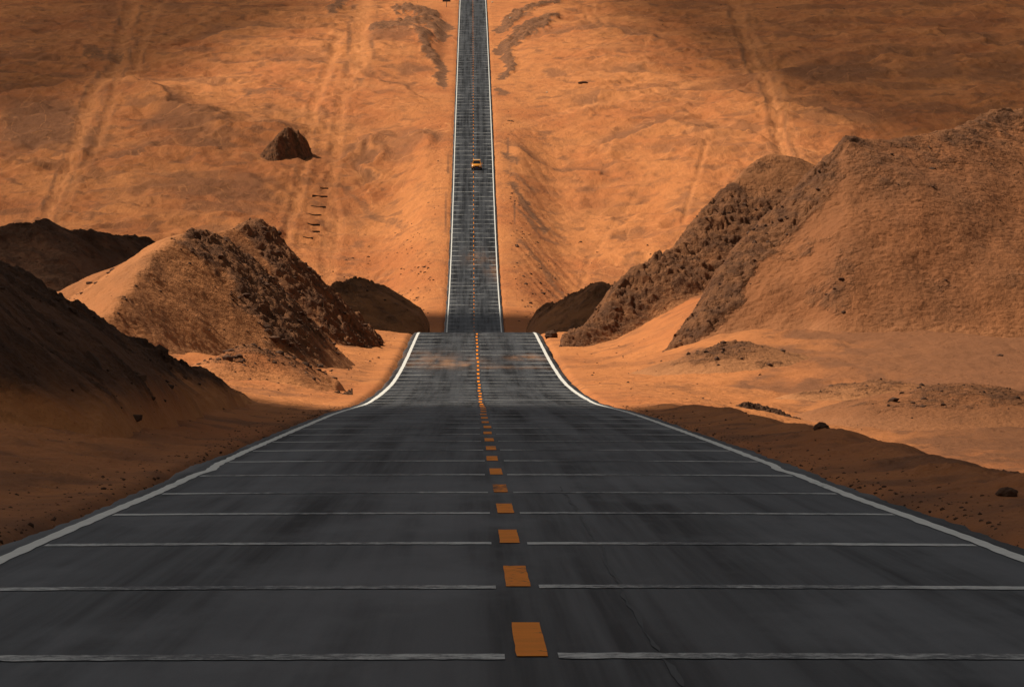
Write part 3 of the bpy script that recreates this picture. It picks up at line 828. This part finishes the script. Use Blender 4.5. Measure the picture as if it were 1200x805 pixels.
def scatter():
    P, S = [], []
    # embankments beside the far road
    n = 1500
    Y = RNG.uniform(950, 1460, n); sd = np.where(RNG.random(n) < .5, -1, 1)
    X = sd * (6.2 + RNG.gamma(1.6, 4.5, n))
    cl = fbm((Y - np.abs(X) * 9) / 22, X / 9, 3, 650)
    k = cl > -0.05
    P.append(np.stack([X, Y, ground_z(X, Y)], -1)[k]); S.append((0.08 + RNG.gamma(1.5, 0.055, n))[k])
    n = 5000
    Y = RNG.uniform(1000, 2050, n); X = RNG.uniform(-0.08, 0.08, n) * Y
    k = (np.abs(X) > 7) & (fbm(X / 14, Y / 40, 3, 651) > 0.12)
    P.append(np.stack([X, Y, ground_z(X, Y)], -1)[k]); S.append((0.05 + RNG.gamma(1.5, 0.045, n))[k])
    n = 2200
    Y = RNG.uniform(40, 440, n); X = np.where(RNG.random(n) < .5, -1, 1) * (4.9 + RNG.gamma(1.5, 3.2, n))
    k = fbm(X / 3, Y / 9, 3, 652) > -0.05
    P.append(np.stack([X, Y, ground_z(X, Y)], -1)[k]); S.append((0.010 + RNG.gamma(1.4, 0.012, n) * (0.35 + Y / 300))[k])
    n = 3500
    Y = 30 + 190 * RNG.random(n) ** 1.4; X = np.where(RNG.random(n) < .5, -1, 1) * (4.1 + RNG.gamma(1.3, 0.42, n))
    P.append(np.stack([X, Y, np.maximum(ground_z(X, Y), np.where(np.abs(X) < 4.14, road_z(Y), -99))], -1)); S.append(0.005 + RNG.gamma(1.2, 0.006, n))
    for V, lo, hi in ROCK_SPOTS:
        P.append(V); S.append(lo * 0.8 + RNG.gamma(1.2, (hi - lo) * 0.35, len(V)))
    P = np.concatenate(P); S = np.concatenate(S)
    V, Fq = stones_mesh(P, S)
    o = link('loose_stones', mesh_from('loose_stones', V, Fq, M_STONE, smooth=False))
    tag(o, 'brown loose stones strewn over the sand and hill slopes', 'stones', kind='stuff')


scatter()


def rock(loc, r, label, mat=None, flat=0.7, sub=3, seed=0, group=None):
    bm = bmesh.new(); bmesh.ops.create_icosphere(bm, subdivisions=sub, radius=1.0)
    co = np.array([v.co[:] for v in bm.verts])
    n = 0.35 * fbm(co[:, 0] * 1.3 + seed, co[:, 1] * 1.3 + co[:, 2] * 1.7, 4, 700 + seed) + 0.25 * fbm(co[:, 2] * 2 + seed, co[:, 0] * 2 - co[:, 1], 4, 710 + seed, ridged=True)
    co = co * (1 + n)[:, None]
    for v, c in zip(bm.verts, co):
        v.co = Vector((c[0] * r[0], c[1] * r[1], c[2] * r[2] * flat))
    o = bm_obj('rock', bm, mat or M_STONE)
    o.location = (loc[0], loc[1], loc[2] + 0.35 * r[2] * flat)
    tag(o, label, 'rock', group)
    return o


def near_rock(px, D, r, label, seed, z=None):
    X = (px - 553) / F_PX * D + CAM[0]
    rock((X, D, float(ground_z(np.array([X]), np.array([D]))[0])), r, label, seed=seed)


near_rock(963, 122, (0.13, 0.14, 0.13), 'fist sized brown rock on the crest of the right verge', 1)
near_rock(1181, 73, (0.10, 0.14, 0.09), 'dark rock on the right verge by the picture edge', 2)
near_rock(646, 424, (0.36, 0.4, 0.42), 'dark rock beside the right road edge at the crest', 3)
near_rock(678, 415, (0.3, 0.4, 0.25), 'dark rock half buried in the sand right of the crest', 4)
near_rock(1172, 330, (0.16, 0.16, 0.12), 'small dark rock on the sand above the low right mound', 5)
p = fz(683, 98); rock(p, (1.0, 0.5, 0.45), 'dark curved slab lying on the slope right of the far road', seed=6)
p = fz(598, 22); rock(p, (0.26, 0.26, 0.3), 'small white stone beside the far road, near the top', M_PALE, seed=7)
p = fz(577, 3.5); rock(p, (0.26, 0.26, 0.3), 'small white stone at the top edge right of the road', M_PALE, seed=8)
p = fz(641, 109); rock(p, (0.2, 0.2, 0.2), 'small pale stone on the open sand below the dark slab', M_PALE, seed=9)

# low dark clumps of broken rock on the near sand
def gz_at(px, D, up):
    X = (px - 553) / F_PX * D + CAM[0]
    return (X, D, float(ground_z(np.array([X]), np.array([D]))[0]) + up)


hill('rock_outcrop', [gz_at(870, 268, .05), gz_at(882, 269, .12), gz_at(900, 268.5, .1), gz_at(918, 268, .05)], sx=(0.4, 0.4), sy=(0.5, 0.5), rnd=0.05, res=(0.03, 0.05), seed=521, warp=0.3, lump=0.3, fine=0.25, terr=0.4, tstep=0.15,
     rock=0.8, wl=0.4, toe=0, world=True, mat=M_DARKHILL, label='low dark clump of broken rock on the sunlit sand right of the road', cat='rock outcrop', stones=80)
hill('rock_outcrop', [gz_at(400, 262, .05), gz_at(412, 262.5, .1), gz_at(426, 262, .05)], sx=(0.4, 0.4), sy=(0.5, 0.5), rnd=0.05, res=(0.03, 0.05), seed=531, warp=0.3, lump=0.25, fine=0.2, terr=0.4, tstep=0.15,
     rock=0.8, wl=0.35, toe=0, clear=4.9, world=True, mat=M_DARKHILL, label='low dark clump of broken rock left of the road below the hill', cat='rock outcrop', stones=50)

# ------------------------------------------------------------------ row of low earth berms, their shaded side put into a dark colour
M_BARRIER = plain('shade_dark_berm', (0.045, 0.032, 0.024), 0.9, 0.2, var=0.4, scale=3.0)
BARS = [(376, 220, 18, .7), (375, 230, 18, 1.0), (373, 242, 18, .8), (368, 252, 18, 1.2), (366, 263, 18, 1.2), (366, 271, 18, .9), (361, 278.5, 12, .9)]
for k, (bx, by, wpx, hs) in enumerate(BARS):
    x, y, z = fz(bx, by + 1.0)
    L = wpx / F_PX * y
    bm = bmesh.new()
    n = 9
    lo, hi = [], []
    prof = [(-.5, .40), (-.38, .36), (-.25, .30), (-.1, .20), (.05, .17), (.2, .18), (.32, .20), (.44, .18), (.5, .14)]
    rings = []
    for (u, h) in prof:
        sag = 0.10 * (u * 2) ** 2
        X = u * L; h = h * hs
        gz = 0.0
        ring = [bm.verts.new((X, dy, gz + zz)) for dy, zz in ((-.09, -.15), (-.07, h), (.07, h * .96), (.09, -.15))]
        rings.append(ring)
    for a, b in zip(rings[:-1], rings[1:]):
        for i in range(4): bm.faces.new((a[i], b[i], b[(i + 1) % 4], a[(i + 1) % 4]))
    bm.faces.new(rings[0]); bm.faces.new(rings[-1][::-1])
    bmesh.ops.recalc_face_normals(bm, faces=bm.faces)
    o = bm_obj('low_barrier', bm, M_BARRIER); o.location = (x, y, z)
    ordn = ['topmost', 'second from top', 'third from top', 'middle', 'third from bottom', 'second from bottom', 'lowest and shortest'][k] if k != 3 else 'fourth from top'
    ordn = ['topmost', 'second from top', 'third from top', 'fourth from top', 'fifth from top', 'sixth from top', 'lowest and shortest'][k]
    tag(o, f'low dark barrier across the left sandy track, {ordn} of seven', 'barrier', 'low dark barriers across the left track')

# ------------------------------------------------------------------ road sign at the top of the slope
M_SIGN = plain('dark_sign_sheet', (0.06, 0.058, 0.06), 0.5, 0.4)
M_STEEL = plain('sign_steel', (0.16, 0.155, 0.15), 0.45, 0.5, 0.6)
x, y, z = fz(523.3, 9)
sg = empty('road_sign', (x, y, z))
tag(sg, 'dark rectangular road sign on one post beside the far road, cut by the top edge', 'road sign')
bm = bmesh.new(); bmesh.ops.create_cone(bm, cap_ends=True, segments=12, radius1=0.09, radius2=0.09, depth=3.2, matrix=Matrix.Translation((0, 0, 1.4))); bm_obj('post', bm, M_STEEL, sg)
bm = bmesh.new(); bm_box(bm, (0, -0.13, 2.35), (2.3, 0.04, 1.5), 0.015); bm_obj('panel', bm, M_SIGN, sg)
bm = bmesh.new()
for zz in (1.95, 2.75): bm_box(bm, (0, -0.085, zz), (1.9, 0.045, 0.08))
bm_obj('rail', bm, M_STEEL, sg)


# ------------------------------------------------------------------ the orange car
def build_car():
    D = 1322.0; X = (558.6 - 553) / F_PX * D + CAM[0]
    slope = math.atan(float(road_z(D + 3) - road_z(D - 3)) / 6)
    car = empty('car', (X, D, float(road_z(D)) + 0.03), (slope, 0, 0))
    tag(car, 'small orange off-road car driving down the far road towards the viewer', 'car')
    MP = plain('orange_car_paint', (0.85, 0.33, 0.02), 0.28, 0.5, 0.0, 0.8, var=0.03)
    MB = plain('black_trim', (0.015, 0.015, 0.016), 0.6, 0.4)
    MG = plain('dark_window_glass', (0.012, 0.014, 0.016), 0.06, 0.8)
    MR = plain('tyre_rubber', (0.02, 0.02, 0.02), 0.85, 0.2)
    MM = plain('alloy', (0.5, 0.5, 0.5), 0.3, 0.5, 0.9)
    ML = plain('headlight_glass', (0.75, 0.75, 0.72), 0.1, 0.8)
    MW = plain('orange_roof', (0.85, 0.42, 0.06), 0.35, 0.5, 0.0, 0.5, var=0.05)
    # front is at -Y. lower body lofted from cross-sections: y, half width, z bottom, z shoulder, z top
    secs = [(-2.22, 0.80, .42, .62, .72), (-2.10, .90, .34, .80, .94), (-1.75, .95, .30, .90, 1.03), (-1.05, .97, .28, .94, 1.09), (-.55, .97, .28, .96, 1.12), (.6, .97, .28, .98, 1.12), (1.6, .96, .30, .98, 1.12), (2.10, .92, .36, .95, 1.10), (2.22, .84, .45, .85, 1.0)]
    bm = bmesh.new(); rings = []
    for (y, hw, zb, zs, zt) in secs:
        prof = [(-hw * .88, zb), (-hw, zb + .14), (-hw, zs - .05), (-hw * .95, zs + .02), (-hw * .78, zt), (0, zt + .02), (hw * .78, zt), (hw * .95, zs + .02), (hw, zs - .05), (hw, zb + .14), (hw * .88, zb)]
        rings.append([bm.verts.new((px, y, pz)) for px, pz in prof])
    for a, b in zip(rings[:-1], rings[1:]):
        n = len(a)
        for i in range(n): bm.faces.new((a[i], a[(i + 1) % n], b[(i + 1) % n], b[i]))
    bm.faces.new(rings[0]); bm.faces.new(rings[-1][::-1]); bmesh.ops.recalc_face_normals(bm, faces=bm.faces)
    bm_obj('body', bm, MP, car, True)
    # greenhouse: pillars and roof; glass panes set in it
    def loft(a, b, mat, name, parent, inset=0):
        bm = bmesh.new()
        va = [bm.verts.new(p) for p in a]; vb = [bm.verts.new(p) for p in b]
        for i in range(len(a)): bm.faces.new((va[i], va[(i + 1) % 4], vb[(i + 1) % 4], vb[i]))
        bm.faces.new(vb); bm.faces.new(va[::-1]); bmesh.ops.recalc_face_normals(bm, faces=bm.faces)
        return bm_obj(name, bm, mat, parent)
    base = [(-.84, -.75, 1.08), (.84, -.75, 1.08), (.86, 2.05, 1.08), (-.86, 2.05, 1.08)]
    top = [(-.66, -.10, 1.68), (.66, -.10, 1.68), (.68, 1.85, 1.68), (-.68, 1.85, 1.68)]
    loft(base, top, MP, 'cabin', car)
    bm = bmesh.new(); bm_box(bm, (0, .88, 1.715), (1.42, 2.04, .07), 0.03); bm_obj('roof', bm, MW, car)
    def pane(pts, name='window'):
        bm = bmesh.new(); f = bm.faces.new([bm.verts.new(p) for p in pts]); bm.normal_update()
        r = bmesh.ops.solidify(bm, geom=[f], thickness=0.02); bmesh.ops.recalc_face_normals(bm, faces=bm.faces)
        return bm_obj(name, bm, MG, car)
    pane([(-.73, -.72, 1.13), (.73, -.72, 1.13), (.60, -.16, 1.64), (-.60, -.16, 1.64)], 'windscreen')
    for s in (-1, 1):
        pane([(s * .865, -.45, 1.13), (s * .865, .62, 1.13), (s * .70, .62, 1.62), (s * .70, .02, 1.62)])
        pane([(s * .865, .70, 1.13), (s * .865, 1.85, 1.13), (s * .70, 1.72, 1.62), (s * .70, .70, 1.62)])
        bm = bmesh.new(); bm_box(bm, (s * 1.06, -.58, 1.14), (.22, .12, .16), 0.03); bm_box(bm, (s * .93, -.56, 1.09), (.14, .05, .05)); bm_obj('mirror', bm, MP, car)
        bm = bmesh.new(); bm_box(bm, (s * .64, -2.17, .76), (.32, .10, .17), 0.03); bm_obj('headlight', bm, ML, car)
        for yy in (-1.42, 1.42):
            w = bm = bmesh.new()
            bmesh.ops.create_cone(bm, cap_ends=True, segments=28, radius1=.36, radius2=.36, depth=.24, matrix=Matrix.Translation((s * .88, yy, .36)) @ Matrix.Rotation(math.pi / 2, 4, 'Y'))
            wh = bm_obj('wheel', bm, MR, car)
            bm = bmesh.new(); bmesh.ops.create_cone(bm, cap_ends=True, segments=20, radius1=.22, radius2=.20, depth=.05, matrix=Matrix.Translation((s * 1.0, yy, .36)) @ Matrix.Rotation(math.pi / 2, 4, 'Y')); bm_obj('rim', bm, MM, wh)
            bm = bmesh.new(); bmesh.ops.create_cone(bm, cap_ends=True, segments=28, radius1=.42, radius2=.42, depth=.03, matrix=Matrix.Translation((s * .975, yy, .40)) @ Matrix.Rotation(math.pi / 2, 4, 'Y')); bm_obj('wheel_arch', bm, MB, car)
    bm = bmesh.new(); bm_box(bm, (0, -2.215, .70), (.86, .06, .20), 0.02); bm_obj('grille', bm, MB, car)
    bm = bmesh.new(); bm_box(bm, (0, -2.20, .44), (1.62, .16, .22), 0.04); bm_obj('bumper', bm, MB, car)
    bm = bmesh.new(); bm_box(bm, (0, -2.29, .47), (.44, .02, .13)); bm_obj('number_plate', bm, plain('plate_blue', (.05, .12, .45), .5), car)


build_car()

# ------------------------------------------------------------------ sun, sky and clouds
SUN_EL = math.radians(49.0)
SUN_AZ = math.radians(-68.0)        # from the road direction, to the left
SDIR = Vector((math.sin(SUN_AZ) * math.cos(SUN_EL), math.cos(SUN_AZ) * math.cos(SUN_EL), math.sin(SUN_EL)))


def cloud_mat(name, trans):
    t = NT(name)
    d = t.n('ShaderNodeBsdfDiffuse', ins={'Color': rgb(.85, .85, .85)}).outputs[0]
    tr = t.n('ShaderNodeBsdfTransparent').outputs[0]
    m = t.n('ShaderNodeMixShader', ins={0: trans, 1: d, 2: tr}).outputs[0]
    o = t.n('ShaderNodeOutputMaterial'); t.t.links.new(m, o.inputs[0])
    return t.m


CL_THICK = cloud_mat('thick_cloud', 0.05)
CL_ADDED_THIN = cloud_mat('added_dimming_cloud', 0.42)
CL_ADDED_VEIL = cloud_mat('added_dimming_veil', 0.60)
CL_ADDED_HAZE = cloud_mat('added_dimming_wisp', 0.76)


def cloud(cx, cy, rx, ry, H, mat, label, seed, thick=40.0, rough=0.12):
    """a flattened cloud at height H whose shadow falls around ground point (cx, cy)"""
    g = float(road_z(cy)); t = (H - g) / SDIR.z
    bm = bmesh.new(); bmesh.ops.create_icosphere(bm, subdivisions=5, radius=1.0)
    for v in bm.verts:
        c = v.co
        n = rough * float(fbm(np.array([c.x * 1.7 + seed]), np.array([c.y * 1.7 + c.z]), 4, 800 + seed)[0])
        k = 1 + n
        v.co = Vector((c.x * rx * k, c.y * ry * k, c.z * thick * (1.6 if c.z > 0 else .6) * (1 + 3 * n)))
    o = bm_obj('cloud', bm, mat, None, True)
    o.location = (cx + SDIR.x * t, cy + SDIR.y * t, H)
    tag(o, label, 'cloud', None, 'structure')


cloud(0, -95, 330, 305, 3000, CL_THICK, 'thick low cloud shading the near stretch of road', 1, rough=0.05)
cloud(-20, 735, 330, 250, 2600, CL_THICK, 'thick cloud shading the dip and the dark left hill', 2, rough=0.05)
cloud(-300, 2000, 250, 680, 2800, CL_ADDED_THIN, 'added thin cloud out of view, dimming the upper left slope', 3, rough=0.06)  # unseen cloud added to darken the upper left corner
cloud(432, 1700, 375, 1800, 2800, CL_ADDED_THIN, 'added thin cloud out of view, dimming the upper right slope', 4, rough=0.06)  # likewise an added, unseen light blocker for the upper right corner
cloud(110, 236, 92, 135, 1500, CL_ADDED_VEIL, 'small added cloud out of view, dimming the right edge of the near flat', 5, rough=0.06)  # added out of frame to cut the sun at the right edge

cloud(-300, 1360, 262, 430, 2600, CL_ADDED_HAZE, 'very thin added cloud out of view, dimming the lower left slope', 6, rough=0.06)  # added unseen blocker, slightly dims the left side of the slope

w = bpy.data.worlds.new('World'); bpy.context.scene.world = w; w.use_nodes = True
nt = w.node_tree; bg = nt.nodes['Background']
sky = nt.nodes.new('ShaderNodeTexSky'); sky.sky_type = 'NISHITA'; sky.sun_disc = False
sky.sun_elevation = SUN_EL; sky.sun_rotation = SUN_AZ
sky.dust_density = 4.0; sky.air_density = 0.7; sky.ozone_density = 0.3; sky.altitude = 900
hsv = nt.nodes.new('ShaderNodeHueSaturation'); hsv.inputs['Saturation'].default_value = 0.15
nt.links.new(sky.outputs[0], hsv.inputs['Color']); nt.links.new(hsv.outputs[0], bg.inputs[0]); bg.inputs[1].default_value = 0.05

sl = bpy.data.lights.new('sun', 'SUN'); sl.energy = 5.0; sl.angle = math.radians(0.5); sl.color = (1.0, 0.90, 0.78)
so = bpy.data.objects.new('sun', sl); C.objects.link(so)
so.rotation_euler = SDIR.to_track_quat('Z', 'Y').to_euler()

# ------------------------------------------------------------------ camera
cd = bpy.data.cameras.new('camera'); cd.sensor_width = 36.0; cd.lens = 36.0 * F_PX / 1200.0; cd.clip_start = 1.0; cd.clip_end = 20000
co = bpy.data.objects.new('camera', cd); C.objects.link(co); co.location = CAM.tolist()
Mx = Matrix((_rt.tolist(), _up.tolist(), (-_fw).tolist())).transposed()
co.rotation_euler = Mx.to_euler()
sc = bpy.context.scene
sc.camera = co
sc.render.engine = 'CYCLES'
sc.cycles.use_denoising = True
sc.cycles.max_bounces = 6; sc.cycles.transparent_max_bounces = 12
sc.view_settings.view_transform = 'Standard'; sc.view_settings.look = 'None'
sc.view_settings.exposure = 0.12; sc.view_settings.gamma = 1.0
